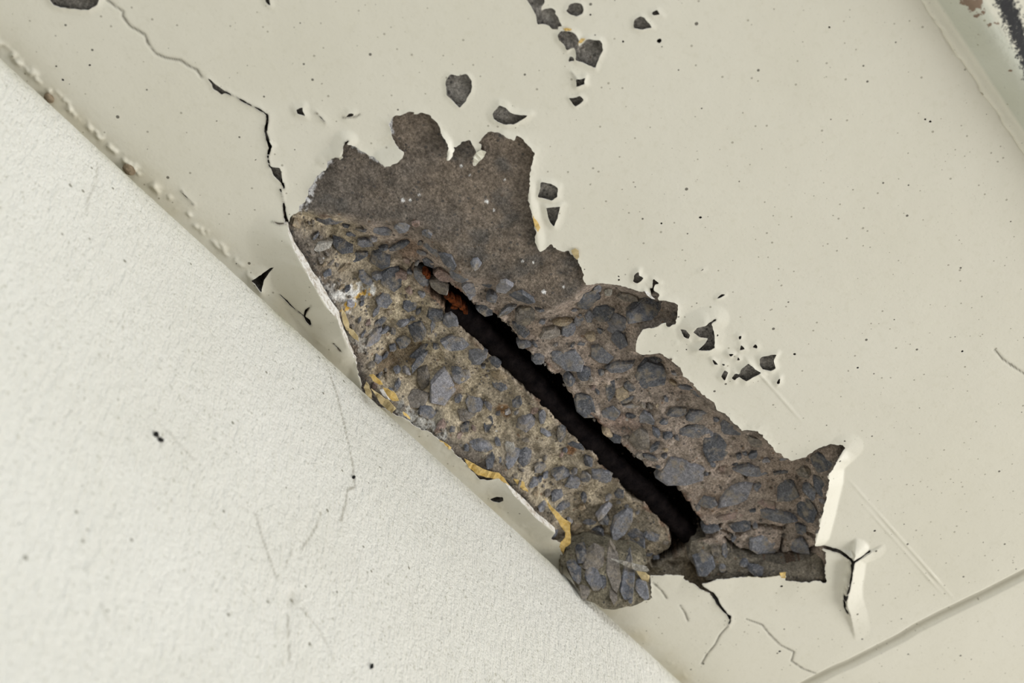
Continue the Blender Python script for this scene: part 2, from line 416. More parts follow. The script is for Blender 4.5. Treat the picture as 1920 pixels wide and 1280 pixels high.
# open cracks: list of (x, y, width in px)
CRACKS = [
 [(424,173,2.6),(445,183,2.2),(462,193,2.4),(483,203,4),(492,208,4),(501,215,6),(501,230,5),(498,246,4),(502,262,6)],
 [(506,280,5),(502,293,2.4),(506,311,3)],
 [(530,343,4),(533,352,2.6)],[(526,354,2.2),(532,378,3),(533,394,5),(538,412,8)],
 [(510,413,2.2),(524,416,2.8),(538,415,4)],
 [(592,211,1.8),(602,220,3.6),(610,230,2)],
 [(525,551,2.2),(546,571,4),(558,580,4),(570,589,6),(577,597,9),(582,606,4)],[(572,586,4),(575,577,4),(585,563,2)],
 [(626,637,2),(634,646,3.4),(640,652,2.4)],
 [(340,358,2.2),(352,372,2.8),(362,382,2.0)],
 [(1526,1024,10),(1544,1024,9),(1567,1030,8),(1582,1036,8),(1597,1043,7),(1612,1039,4),(1631,1031,2.4)],
 [(1597,1043,7),(1594,1062,4),(1590,1086,4.5),(1584,1110,4),(1582,1124,3),(1584,1138,2.6),(1590,1149,2)],
 [(1305,1085,14),(1314,1097,9),(1334,1109,7),(1341,1120,9),(1347,1131,7),(1356,1143,5),(1367,1154,5),(1369,1162,4),(1364,1174,2.6)],
 [(1070,136,1.8),(1080,147,3.5)],[(649,265,4),(653,262,2)],[(1221,540,5),(1224,552,4)],
 [(1330,603,4),(1340,597,3)],[(1253,683,2),(1258,672,3)]]
# hairlines: colour and a slight dip
HAIR = [[(200,0),(216,12),(231,22),(230,31),(244,50),(258,57),(272,66),(277,81),(291,100),(309,108),(338,113),(353,123),(369,131),(378,145)],
 [(1364,1174),(1350,1190),(1341,1208),(1326,1226),(1316,1244)],
 [(1429,1171),(1442,1188),(1463,1209),(1489,1222),(1484,1239),(1506,1254),(1531,1263)],
 [(1224,1090),(1240,1106),(1250,1122)],[(1275,1135),(1284,1148),(1290,1164)],
 [(1865,655),(1880,673),(1920,700)],[(1400,1160),(1429,1171)],[(642,220),(664,219),(674,215)]]
PITS = [(1236,77,4.2),(1107,28,2.4),(1555,51,2.6),(1316,203,2.4),(1313,407,2.6),(1608,689,2.4),(1640,995,2.8),(1804,658,2.6),(118,150,3.2),
 (168,122,3.2),(105,124,2.4),(1465,1097,3.2),(1462,1221,2.6),(1160,518,1.8),(1490,664,2.6),(1287,655,2),(443,494,2.6),(897,283,2),(1345,627,2),
 (1168,78,2.2),(1735,224,2.6),(1745,228,2.4),(406,227,2.4),(480,300,2),(1240,418,2.4),(1160,524,2.4)]
DEEP = [(528,404),(560,393),(600,398),(640,400),(690,408),(740,408),(790,428),(828,458),(850,495),(878,515),(935,520),(955,545),(990,560),(1035,575),(1070,560),(1090,540),
 (1110,525),(1180,530),(1282,565),(1282,612),(1212,622),(1204,655),(1255,663),(1300,705),(1350,755),(1400,800),(1450,830),(1490,855),(1580,828),(1575,870),(1552,1000),(1575,1120),
 (1440,1125),(1320,1135),(1260,1170),(1180,1200),(1090,1140),(1000,1050),(1022,985),(940,895),(880,868),(740,776),(690,740),(664,650),(600,525)]
GROOVE_TOP = [(784,506),(800,505),(822,530),(860,556),(879,578),(907,594),(937,615),(961,640),(984,665),(1010,688),(1041,714),(1056,743),(1082,776),(1113,799),(1141,827),(1159,842),
 (1190,869),(1222,892),(1246,903),(1275,937),(1301,975),(1322,1003)]
GROOVE_BOT = [(1262,1050),(1268,1030),(1262,997),(1239,976),(1208,950),(1180,936),(1161,902),(1135,877),(1102,842),(1074,816),(1032,772),(993,735),(960,710),(937,684),(907,654),(886,630),(860,607),(838,578),(815,552),(795,526)]
POCKET = [(1262,985),(1310,990),(1345,1004),(1338,1014),(1300,1022),(1290,1042),(1262,1066),(1226,1074),(1222,1066),(1250,1052),(1270,1030)]
DEEPCRACK = [[(1322,1008,12),(1345,1004,9),(1352,992,7)],[(1352,1004,5),(1374,1009,6),(1390,1006,7),(1400,1000,7),(1413,997,7),(1449,998,6),(1472,1003,6),(1480,992,5),(1488,978,4)],
 [(1360,1016,7),(1374,1030,9),(1385,1038,8),(1403,1041,7),(1436,1047,7),(1465,1053,8),(1495,1047,8),(1515,1041,10),(1531,1028,12)],
 [(1465,1052,6),(1469,1035,5),(1472,1015,4)],[(1296,906,4),(1312,897,5),(1330,893,4)],[(1395,890,8),(1401,902,8)],
 [(774,505,5),(765,520,3)],[(855,868,9),(868,862,6)],[(838,846,8),(862,860,10),(872,866,6)]]

us = np.concatenate([np.arange(-0.70, 0.03, 0.02), np.arange(0.03, 0.83, 0.00078), np.arange(0.83, 1.9, 0.02)])
vs = np.concatenate([np.arange(-0.0035, YW+0.008, 0.00078), [YW+0.012, YW+0.020]])
U, V = np.meshgrid(us, vs, indexing='ij')

# ------------------------------------------------------------------ soffit: where the paint is gone (F>0) and how it lifts
F = np.full(U.shape, -1.0); LIFT = np.zeros(U.shape); WM = np.zeros(U.shape); GR = np.zeros(U.shape); YE = np.zeros(U.shape)
hole = poly(HOLE)
s = window(us, vs, hole, 0.03)
wline = np.minimum(line_dist(U[s], V[s], poly([(545,440),(572,485),(594,518),(614,555),(636,583),(653,642)])), line_dist(U[s], V[s], poly([(955,910),(985,938),(1030,985)])))
jag = (0.25+0.75*sst(0.003, 0.007, wline))*fbm(U[s], V[s], 260, 3, 3, 0.7)*0.0016 + fbm(U[s], V[s], 70, 2, 5)*0.0010
fh = poly_sdf(U[s], V[s], hole)+jag
F[s] = np.maximum(F[s], fh)
amp = 0.0008*(0.35+np.clip(fbm(U[s], V[s], 55, 2, 9)+0.4, 0, 1.5))
LIFT[s] = np.maximum(LIFT[s], amp*np.exp(-np.maximum(-fh, 0)/0.003))
for pts, lift, reach in CHIPS:
    q = poly(pts); s = window(us, vs, q, 0.02)
    if F[s].size == 0: continue
    f = poly_sdf(U[s], V[s], q)+fbm(U[s], V[s], 420, 2, 21)*0.00045
    F[s] = np.maximum(F[s], f)
    LIFT[s] = np.maximum(LIFT[s], lift*1e-3*np.clip(1-np.maximum(-f, 0)/(reach*0.8e-3), 0, 1)**1.5*(0.65+0.35*fbm(U[s], V[s], 90, 2, 33)))
def px_w(x, y):
    a = np.array(uv(x, y)); b = np.array(uv(x+1, y)); return np.hypot(*(b-a))
def capsule(arr, P, Q, pts, dz=0.0, jit=0.0, seed=0):
    out = np.full(P.shape, -1.0)
    q = [np.array(uv(p[0], p[1], dz)) for p in pts]; ww = [p[2]*px_w(p[0], p[1])*0.5 for p in pts]
    jn = 0 if jit == 0 else fbm(P, Q, 330, 3, seed)*jit
    for i in range(len(q)-1):
        d, wd = seg_dist(P, Q, q[i], q[i+1], ww[i], ww[i+1]); out = np.maximum(out, wd-d)
    return out+jn
for k, cr_ in enumerate(CRACKS):
    q = np.array([uv(p[0], p[1]) for p in cr_]); s = window(us, vs, q, 0.012)
    f = capsule(None, U[s], V[s], cr_, 0, 0.0006, 40+k)
    F[s] = np.maximum(F[s], f)
    LIFT[s] = np.maximum(LIFT[s], 0.0005*np.exp(-np.maximum(-f, 0)/0.002))
    GR[s] = np.maximum(GR[s], 0.55*np.exp(-np.maximum(-f, 0)/0.00035))
for x, y, r in PITS:
    q = np.array([uv(x, y)]); s = window(us, vs, q, 0.006)
    d = np.hypot(U[s]-q[0][0], V[s]-q[0][1]); f = r*px_w(x, y)-d+fbm(U[s], V[s], 700, 2, int(x))*0.0004
    F[s] = np.maximum(F[s], f)
DIP = np.zeros(U.shape)
for k, h_ in enumerate(HAIR):
    q = np.array([uv(*p) for p in h_]); s = window(us, vs, q, 0.008)
    wob = fbm(U[s], V[s], 400, 2, 60+k)*0.0004
    d = np.abs(line_dist(U[s], V[s], q)+wob*0.7)
    GR[s] = np.maximum(GR[s], 0.85*np.exp(-(d/0.00055)**2)); DIP[s] = np.maximum(DIP[s], 0.0004*np.exp(-(d/0.0007)**2))
# lips that stand off strongly: (pixels with lift mm, reach mm, white broken edge?)
LIPS = [([(1585,839,2),(1570,865,5),(1554,888,8),(1552,921,8),(1544,954,8),(1538,983,8),(1528,1021,8)], 11, 0),
 ([(1601,1046,6),(1596,1065,6.5),(1592,1088,6.5),(1587,1112,6),(1587,1134,4.5),(1592,1149,2.5),(1598,1178,1)], 11.5, 2),
 ([(1634,1031,1.5),(1612,1041,3.5),(1601,1046,5)], 9, 2),
 ([(539,424,1),(550,452,6),(572,485,10),(594,518,11),(614,555,11),(636,583,9),(644,616,7),(653,642,5),(666,672,2)], 26, 1),
 ([(668,670,2),(673,701,2.5),(683,729,4),(696,751,3)], 9, 0),
 ([(949,902,2),(964,918,5),(985,938,6),(1008,962,6),(1039,991,4)], 16, 1),
 ([(723,307,4),(740,301,4),(754,293,3.5),(762,283,1.5)], 9, 0),
 ([(614,302,1),(638,289,3),(649,265,2)], 7, 0),
 ([(993,327,.8),(993,351,1.5),(994,377,1.6),(1000,410,1.6),(1006,436,1.3),(1012,472,1.2)], 4.5, 0),
 ([(828,252,1.2),(837,267,2),(842,283,2.5),(839,298,3)], 3.5, 0),
 ([(945,254,1.5),(965,262,2)], 5, 0),
 ([(1300,612,2.5),(1320,604,3),(1334,599,2)], 10, 0),
 ([(1219,1077,1.5),(1282,1077,1.5),(1324,1088,3),(1374,1077,3),(1440,1076,3),(1469,1074,3),(1501,1088,2.5),(1551,1090,2),(1549,1045,1.5),(1590,1048,1)], 22, 0)]
for pts, reach, wm in LIPS:
    q = [np.array(uv(p[0], p[1], -p[2]*1e-3 if reach < 12 and p[2] > 4 else 0)) for p in pts]
    s = window(us, vs, np.array(q), reach*1e-3+0.01)
    best = np.zeros(U[s].shape)
    for i in range(len(q)-1):
        d, a = seg_dist(U[s], V[s], q[i], q[i+1], pts[i][2]*1e-3, pts[i+1][2]*1e-3)
        if wm == 2:
            ref = np.array(uv(1640, 1080)); sg = lambda P, Q: (P-q[i][0])*(q[i+1][1]-q[i][1])-(Q-q[i][1])*(q[i+1][0]-q[i][0])
            d = np.where(sg(U[s], V[s])*np.sign(sg(*ref)) > -1e-6, d, 1.0)
        prof = np.clip(1-d/(reach*1e-3), 0, 1)
        prof = prof**1.5 if reach > 12 else prof
        best = np.maximum(best, a*prof)
    best *= 1+0.12*fbm(U[s], V[s], 60, 2, 71)
    if wm == 1: WM[s] = np.maximum(WM[s], (best > 0.0015)*1.0)
    LIFT[s] = np.maximum(LIFT[s], best)
# the slab edge by facet 2 is only lifted on the right of its crack
LIFT = np.maximum(LIFT, 0)
Zp = -LIFT + DIP + fbm(U, V, 14, 3, 80)*0.0006
# shallow groove across the soffit, form-board ridges, paint bead in the corner
ug = uv(1720, 1177.5)[0]
dg = np.abs(U-ug-0.0008*vnoise(V, V*0, 60, 3))
Zp += 0.0034*np.exp(-(dg/0.0036)**4); GR = np.maximum(GR, 0.06*np.exp(-(dg/0.0034)**4)*(0.8+0.4*fbm(U, V, 150, 3, 4)))  # groove shade also tinted faintly into the paint colour
vr = uv(1610, 920)[1]
for dv, u0, u1, a in ((0.0, .565, .705, .0007), (0.0035, .58, .70, .0004), (-.002, .44, .52, .0005)):
    Zp -= a*np.exp(-((V-vr-dv)/0.0007)**2)*sst(u0, u0+.02, U)*(1-sst(u1-.02, u1, U))*(0.6+0.6*fbm(U, V, 80, 2, 6))
bead = np.exp(-((V-(YW-0.0035))/0.0020)**2)
Zp -= bead*0.0022*np.maximum(0, 0.05+fbm(U, V, 300, 2, 90))*(0.12+0.88*(1-sst(.20, .26, U)))
YE = 0.25*np.exp(-((YW-V)/0.010)**2)*(0.5+fbm(U, V, 60, 3, 14))  # yellowish corner shade tinted into the soffit paint
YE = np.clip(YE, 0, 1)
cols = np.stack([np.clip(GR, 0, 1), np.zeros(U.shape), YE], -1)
SK = 0.00045+WM*(LIFT*0.95)
yel_line = [poly([(1000,400),(1006,436),(1012,472),(1052,472)]), poly([(1195,655),(1235,662),(1284,702)]), poly([(1066,470),(1094,519),(1172,538)]), poly([(1045,62),(1086,74)]), poly([(1410,1077),(1469,1074)])]
def skcol(ev, es):
    c = np.zeros((len(ev), 3)); c[:, 1] = 0.9
    for l in yel_line:
        d = line_dist(ev[:, 0], ev[:, 1], l); m = d < 0.004; c[m, 1] = 0.25; c[m, 2] = 0.7
    return c
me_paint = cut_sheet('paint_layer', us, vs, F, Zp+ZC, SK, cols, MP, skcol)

# ------------------------------------------------------------------ the concrete behind the paint
fu = np.array([uv(*p[:2]) for p in HOLE])
u0, u1 = fu[:, 0].min()-0.02, fu[:, 0].max()+0.03; v0 = fu[:, 1].min()-0.02
cu = np.concatenate([np.arange(-0.70, u0, 0.01), np.arange(u0, u1, 0.00072), np.arange(u1, 1.9, 0.02)])
cv = np.concatenate([np.arange(-0.088, v0, 0.004), np.arange(v0, YW, 0.00072), [YW+0.002, YW+0.02, YW+0.06]])
CU, CV = np.meshgrid(cu, cv, indexing='ij')
# roughly how deep the broken face lies
deep_poly = poly(DEEP)
groove = poly(GROOVE_TOP+GROOVE_BOT, 0.010); pocket = poly(POCKET, 0.008)
bar_line_s = poly([(795,515),(905,625),(1060,780),(1290,1000)], 0.010)
def side_of_bar(P, Q):
    A, B = bar_line_s[0], bar_line_s[-1]
    return (P-A[0])*(B[1]-A[1])-(Q-A[1])*(B[0]-A[0])      # sign tells the side
SIGN_LEFT = np.sign(side_of_bar(*[np.array(k) for k in uv(800, 720, 0.01)]))
def depth_base(P, Q):
    d = poly_sdf(P, Q, deep_poly)
    b = 0.0007+0.0115*sst(0.0, 0.016, d)
    left = sst(-0.004, 0.02, side_of_bar(P, Q)*SIGN_LEFT/np.hypot(*(bar_line_s[-1]-bar_line_s[0])))
    b += left*0.004*sst(0.004, 0.03, d)
    b += sst(0, 0.008, d)*(0.0042*fbm(P, Q, 28, 3, 101))
    return b, d, left
Bz, Dd, LEFT = depth_base(CU, CV)
rough = sst(0, 0.006, Dd)
cell = np.abs(fbm(CU, CV, 95, 3, 105))
D = Bz + rough*(0.0022*fbm(CU, CV, 150, 3, 111)+0.0010*(cell-0.3)) + 0.00018*fbm(CU, CV, 500, 2, 113)
gs = poly_sdf(CU, CV, groove)+0.0022+fbm(CU, CV, 160, 4, 120, 0.65)*0.0030
D += 0.030*sst(-0.0006, 0.0030, gs)
ps = poly_sdf(CU, CV, pocket)+0.0018+fbm(CU, CV, 160, 3, 121)*0.0015
D = np.maximum(D, 0.034*sst(-0.0005, 0.003, ps))
for k, c in enumerate(DEEPCRACK):
    f = capsule(None, CU, CV, c, 0.009, 0.0008, 130+k); D += 0.014*sst(-0.0004, 0.0012, f)
for k, c in enumerate(CRACKS):
    if max(p[2] for p in c) < 3: continue
    q = np.array([uv(p[0], p[1]) for p in c]); s = window(cu, cv, q, 0.006)
    f = capsule(None, CU[s], CV[s], c, 0.001, 0.0004, 40+k); D[s] += 0.010*sst(-0.0009, 0.0003, f)
for pts in [CHIPS[15][0], CHIPS[38][0], CHIPS[39][0]]:
    q = poly(pts); s = window(cu, cv, q, 0.01); D[s] += 0.016*sst(-0.001, 0.001, poly_sdf(CU[s], CV[s], q))
for x, y, r in PITS:
    q = np.array([uv(x, y)]); s = window(cu, cv, q, 0.006)
    if D[s].size: D[s] += 0.004*sst(0, 0.0015, 0.0025-np.hypot(CU[s]-q[0][0], CV[s]-q[0][1]))
D += 0.008*sst(ug-0.035, ug-0.012, CU)
# colours of the material, with darkness painted into slot and pocket
def mixc(a, b, t): return a*(1-t[..., None])+np.array(b)*t[..., None]
C = np.zeros(CU.shape+(3,)); C[:] = (0.138, 0.120, 0.104)
n1 = fbm(CU, CV, 26, 4, 140); n2 = fbm(CU, CV, 70, 4, 141)
C = mixc(C, (0.175, 0.143, 0.114), sst(-0.2, 0.5, n1))
C = mixc(C, (0.098, 0.092, 0.086), sst(0.1, 0.6, n2)*0.8)
hs = poly_sdf(CU, CV, hole)
C = mixc(C, (0.215, 0.203, 0.186), 1-sst(-0.006, -0.002, hs))
rt = mixc(np.zeros(CU.shape+(3,))+np.array((0.290, 0.243, 0.206)), (0.345, 0.280, 0.233), sst(-0.3, 0.4, n2))
lf = mixc(np.zeros(CU.shape+(3,))+np.array((0.390, 0.330, 0.240)), (0.285, 0.245, 0.188), sst(-0.2, 0.5, n1))
lf = mixc(lf, (0.48, 0.41, 0.29), sst(0.1, 0.6, n2)*0.6)
mat_deep = rt*(1-LEFT[..., None])+lf*LEFT[..., None]
t = sst(-0.001, 0.010, Dd+0.003*n2)
C = C*(1-t[..., None])+mat_deep*t[..., None]
def blot(x, y, r, col, k=1.0, seed=0, dz=0.008):
    global C
    p = uv(x, y, dz); d = np.hypot(CU-p[0], CV-p[1])/(r*px_w(x, y))
    m = sst(0.15, 0.6, (1-d)+0.5*fbm(CU, CV, 170, 3, seed+200))*k
    C = mixc(C, col, m)
for a in [(757,672,52,(0.105,0.075,0.045),.8),(720,690,40,(0.10,0.07,0.042),.8),(770,480,40,(0.24,0.16,0.11),.7),(850,745,26,(0.27,0.20,0.16),.5),
          (945,785,24,(0.22,0.115,0.045),.8),(1072,858,16,(0.20,0.09,0.035),.8),(1160,800,40,(0.27,0.20,0.165),.7),(1180,810,40,(0.26,0.195,0.165),.7),
          (1340,960,50,(0.27,0.20,0.15),.5),(800,515,16,(0.22,0.06,0.015),.9),(846,560,26,(0.26,0.065,0.012),1.0),(590,470,50,(0.13,0.112,0.095),.8),
          (600,560,60,(0.15,0.135,0.12),.9),(640,610,40,(0.15,0.135,0.12),.9),(800,800,60,(0.13,0.12,0.10),.8),(880,850,40,(0.14,0.12,0.10),.8),
          (1180,1010,70,(0.12,0.105,0.08),.8),(1090,985,60,(0.17,0.145,0.105),.7),(1020,960,40,(0.19,0.165,0.13),.7),(612,400,20,(0.13,0.08,0.06),.7)]:
    blot(a[0], a[1], a[2], a[3], a[4], int(a[0]))
def blot_line(pts, wd, col, k, thr, seed, dz=0.001, sc=330):
    global C
    d = line_dist(CU, CV, poly(pts, dz)); m = sst(0, 0.5, 1-d/wd)*sst(thr, thr+0.15, fbm(CU, CV, sc, 3, seed)+0.8*(1-np.clip(d/wd, 0, 1))-0.4)*k
    C = mixc(C, col, m)
blot_line([(560,398),(574,372),(580,350),(598,328),(612,305)], 0.0040, (0.72,0.72,0.74), 1.0, -0.12, 301, sc=420)
blot_line([(665,276),(700,296),(722,308)], 0.0020, (0.66,0.66,0.66), 1.0, 0.0, 302, sc=500)
blot_line([(731,222),(730,236),(733,250)], 0.0022, (0.66,0.66,0.68), 1.0, -0.05, 303, sc=500)
blot_line([(600,520),(628,548),(655,575)], 0.0060, (0.50,0.48,0.45), 0.8, 0.02, 304, 0.004, 400)
blot_line([(640,552),(665,556),(688,556)], 0.0065, (0.66,0.65,0.62), 0.95, -0.05, 305, 0.006, 400)
blot_line([(645,570),(665,575),(685,560)], 0.0040, (0.62,0.38,0.08), 1.0, 0.12, 306, 0.006, 450)
blot_line([(750,765),(790,790),(830,815)], 0.0060, (0.42,0.41,0.38), 0.8, 0.0, 307, 0.004, 380)
blot_line([(650,620),(680,650),(700,630)], 0.0050, (0.40,0.38,0.34), 0.7, 0.0, 308, 0.004, 380)
for k, (x, y, r) in enumerate([(755,378,5),(768,378,3),(912,381,4),(927,397,3),(947,340,3),(1021,550,5),(1057,541,3),(980,493,3),(786,368,3),(865,314,3),(881,332,2.5),(1000,495,2.5)]):
    p = uv(x, y); d = np.hypot(CU-p[0], CV-p[1]); C = mixc(C, (0.72,0.72,0.72), sst(0, 0.3, 1-d/(r*px_w(x, y))+0.5*fbm(CU, CV, 900, 2, k)))
C = mixc(C, (0.010, 0.007, 0.006), sst(0.016, 0.022, D)*((gs > -0.002) | (ps > -0.0005)))  # black rust by the bar, plus recess darkness painted in by depth
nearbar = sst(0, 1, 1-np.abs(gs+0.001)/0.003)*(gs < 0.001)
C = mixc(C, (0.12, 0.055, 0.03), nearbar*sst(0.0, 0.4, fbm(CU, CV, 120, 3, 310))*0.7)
nuu, nvv = CU.shape
idx = np.arange(nuu*nvv).reshape(nuu, nvv)
q = np.stack([idx[:-1, :-1], idx[:-1, 1:], idx[1:, 1:], idx[1:, :-1]], -1).reshape(-1, 4)
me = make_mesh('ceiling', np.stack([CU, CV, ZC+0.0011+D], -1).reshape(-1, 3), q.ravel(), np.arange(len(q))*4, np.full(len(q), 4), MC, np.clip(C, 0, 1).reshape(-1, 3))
ceiling = link('ceiling', me); ceiling['kind'] = 'structure'
ceiling['label'] = 'broken grey concrete soffit with exposed aggregate under peeling cream paint'
paint_o = link('paint_layer', me_paint, ceiling); paint_o['label'] = 'cream paint skin, cracked and curling round the spalled patch'

def height_at(P, Q):
    i = np.clip(np.searchsorted(cu, P), 1, len(cu)-1); j = np.clip(np.searchsorted(cv, Q), 1, len(cv)-1)
    return Bz[i, j]

# ------------------------------------------------------------------ stones in the concrete
STONES = """618 413 46 28 -15 m;716 434 38 22 15 m;755 425 26 28 0 m;778 420 14 12 0 k;801 439 18 12 10 m;657 443 20 14 30 d;678 431 20 10 0 m;640 459 42 20 35 d;
684 455 34 18 25 m;699 448 16 10 0 l;671 482 32 18 -15 d;715 487 36 34 0 d;747 463 44 14 -20 d;719 465 22 10 -25 d;811 467 34 20 30 m;791 474 20 12 20 l;804 494 32 14 30 d;
841 491 40 24 45 m;859 518 32 22 10 m;883 544 42 24 60 l;684 520 32 14 50 d;733 523 40 36 -10 d;752 517 22 20 0 k;710 516 24 12 0 m;721 561 34 20 20 m;770 572 24 26 0 d;
713 604 24 12 -30 d;755 605 26 12 -20 m;784 623 34 34 0 d;755 640 26 22 0 d;813 620 12 34 0 d;843 601 26 26 0 m;817 590 28 26 0 d;854 645 50 24 10 m;737 653 16 14 0 d;
605 461 28 14 0 w;642 505 24 8 -20 p;824 540 34 18 20 b;830 516 34 18 20 k;791 522 20 36 -30 m;706 583 20 8 -60 m;891 494 18 20 0 m;703 634 34 20 -40 l;
916 528 24 30 0 d;944 540 26 42 20 l;921 558 22 26 0 m;977 557 42 24 20 d;907 582 36 18 30 d;949 582 36 12 -30 m;984 594 46 40 20 b;1104 564 54 36 -5 d;1120 540 16 20 0 m;
1140 547 16 16 0 w;1176 557 36 14 0 b;1216 580 80 32 -8 d;1130 587 46 28 -20 d;1153 608 40 46 0 l;1160 636 28 26 0 m;1106 594 16 22 0 m;1085 603 18 24 0 m;1052 603 36 12 0 p;
1066 618 28 26 0 m;1033 625 36 24 0 b;977 618 36 20 35 d;1015 580 18 12 0 m;982 646 30 12 0 m;1108 632 20 14 0 p;1062 678 56 36 10 m;1125 664 44 24 30 m;1162 688 50 18 -10 m;
1219 678 50 14 -15 m;1221 707 66 44 10 d;1010 674 22 16 0 m;1092 704 20 18 0 d;1066 711 20 28 0 d;1144 732 20 32 10 d;1166 738 24 24 0 p;1180 726 20 14 20 d;1174 749 28 10 -20 d;
1096 762 52 34 30 d;1144 776 34 26 0 m;1183 762 28 8 0 m;1183 780 22 10 0 d;1211 784 30 24 10 m;1271 773 40 14 -10 m;1308 782 52 24 -5 m;1246 791 16 10 0 d;1308 813 60 40 5 m;
1253 817 20 16 0 d;1341 841 46 44 20 d;1201 826 34 46 0 b;1226 839 24 8 -45 d;1277 887 80 48 -10 l;1220 859 24 10 15 d;1288 727 36 14 -15 m;1308 738 22 14 10 m;1096 695 22 12 20 d;
969 754 16 22 0 d;988 791 32 26 -20 l;1017 782 12 22 0 m;1052 813 18 32 0 d;1023 811 28 10 40 m;1079 835 30 10 15 d;982 854 28 24 -45 m;1012 876 18 16 0 d;1054 889 34 18 15 m;
1074 905 26 20 20 m;1096 896 20 18 0 d;1128 896 40 34 0 m;1104 867 18 24 0 d;781 666 54 14 -42 d;786 677 40 12 -50 d;895 668 34 32 0 m;854 694 18 10 0 d;830 729 44 66 20 l;
864 707 38 24 -10 l;792 712 24 40 0 b;860 747 14 12 0 d;889 756 30 24 30 m;935 722 34 18 25 d;935 704 28 18 10 p;928 679 24 12 30 d;915 795 14 30 20 d;902 834 44 16 10 m;
956 834 18 20 0 w;959 856 30 18 -25 m;919 867 18 18 0 d;873 777 30 18 0 b;801 773 36 16 25 d;779 749 44 20 0 b;1045 929 24 16 0 m;1095 932 12 16 0 d;1053 952 26 10 0 m;
1132 957 34 14 -40 l;1132 974 20 16 0 d;1107 980 26 10 0 d;1166 983 62 28 -50 m;1112 1002 40 24 -10 d;1129 1014 12 16 0 d;1183 1017 46 44 0 d;1222 1005 30 12 20 d;1154 1033 18 16 0 d;
1367 803 44 28 10 m;1416 826 36 24 30 b;1413 854 18 14 0 d;1385 854 10 10 0 d;1436 862 16 8 0 l;1472 862 20 14 0 m;1410 882 56 18 8 m;1465 887 32 8 0 d;1508 885 28 20 0 b;
1541 869 40 26 -45 d;1378 928 60 26 -35 l;1421 914 14 14 0 d;1475 921 40 32 0 m;1518 921 24 20 0 m;1538 911 22 30 0 d;1511 954 36 34 0 d;1456 967 60 26 10 m;1390 988 40 18 -10 d;
1331 990 34 14 0 d;1328 944 30 16 0 m;1436 1023 54 28 10 m;1495 1023 36 24 0 m;1501 990 20 16 0 d;1355 880 14 10 0 k;1440 945 30 12 10 k;1372 968 46 14 -10 k"""
def stone(cx, cy, Lp, Wp, ang, tone, parent, zfun=None, proud=None, n=9, grad=None):
    P = None; dz = 0.009
    if zfun is None:
        for _ in range(4):
            P = uv(cx, cy, dz); dz = float(height_at(P[0], P[1]))
        z0 = ZC+0.0011+dz
    else:
        for _ in range(25):
            P = uv(cx, cy, dz); dz = 0.6*dz+0.4*zfun(P[0], P[1])
        z0 = ZC+dz
    rr = random.Random(int(cx*7+cy*13))
    proud = proud or rr.uniform(0.0009, 0.0026)
    n = rr.choice((6, 7, 7, 8)) if n > 7 else rr.choice((5, 6)); Lp *= 1.12; Wp *= 1.14
    ca, sa = math.cos(math.radians(ang)), math.sin(math.radians(ang))
    ring = []
    ph = rr.uniform(0, 6.28)
    for k in range(n):
        th = ph+2*math.pi*(k+rr.uniform(-.28, .28))/n
        r = rr.uniform(0.80, 1.24)
        c, s_ = math.cos(th), math.sin(th)
        sq = 1.0
        x = c*Lp/2*r*sq; y = s_*Wp/2*r*sq
        q = uv(cx+x*ca-y*sa, cy+x*sa+y*ca, dz); ring.append((q[0]-P[0], q[1]-P[1]))
    tx, ty = rr.uniform(-.22, .22), rr.uniform(-.22, .22)
    if grad is None:
        e = 0.004; gx = (height_at(P[0]+e, P[1])-height_at(P[0]-e, P[1]))/(2*e); gy = (height_at(P[0], P[1]+e)-height_at(P[0], P[1]-e))/(2*e)
        tx += max(-.5, min(.5, gx)); ty += max(-.5, min(.5, gy))
    else: tx += grad[0]; ty += grad[1]
    vs_ = []
    for (x, y) in ring: vs_.append((x*1.04, y*1.04, 0.0045+tx*x+ty*y))
    for (x, y) in ring: vs_.append((x, y, -proud*0.35+tx*x+ty*y))
    for (x, y) in ring:
        k = rr.uniform(0.80, 0.95); vs_.append((x*k, y*k, -proud*rr.uniform(0.8, 1.2)+tx*x+ty*y))
    kc = rr.randrange(n); vs_.append((rr.uniform(0, .5)*ring[kc][0], rr.uniform(0, .5)*ring[kc][1], -proud*rr.uniform(0.8, 1.7)))
    fs = []
    for k in range(n):
        m = (k+1) % n
        fs += [(k, m, n+m, n+k), (n+k, n+m, 2*n+m, 2*n+k), (2*n+k, 2*n+m, 3*n)]
    me = pymesh('stone', vs_, fs, MS[tone], False)
    o = link('stone', me, parent)
    o.location = (P[0], P[1], z0)
    return o
placed = []
for ln in STONES.replace('\n', '').split(';'):
    a = ln.split(); cx, cy, L_, W_, an = map(float, a[:5])
    stone(cx, cy, L_, W_, an, a[5], ceiling); placed.append((cx, cy, max(L_, W_)))
dp = np.array(DEEP, float); gp = np.array(GROOVE_TOP+GROOVE_BOT, float)
rr = random.Random(11); tries = 0; extra = 0
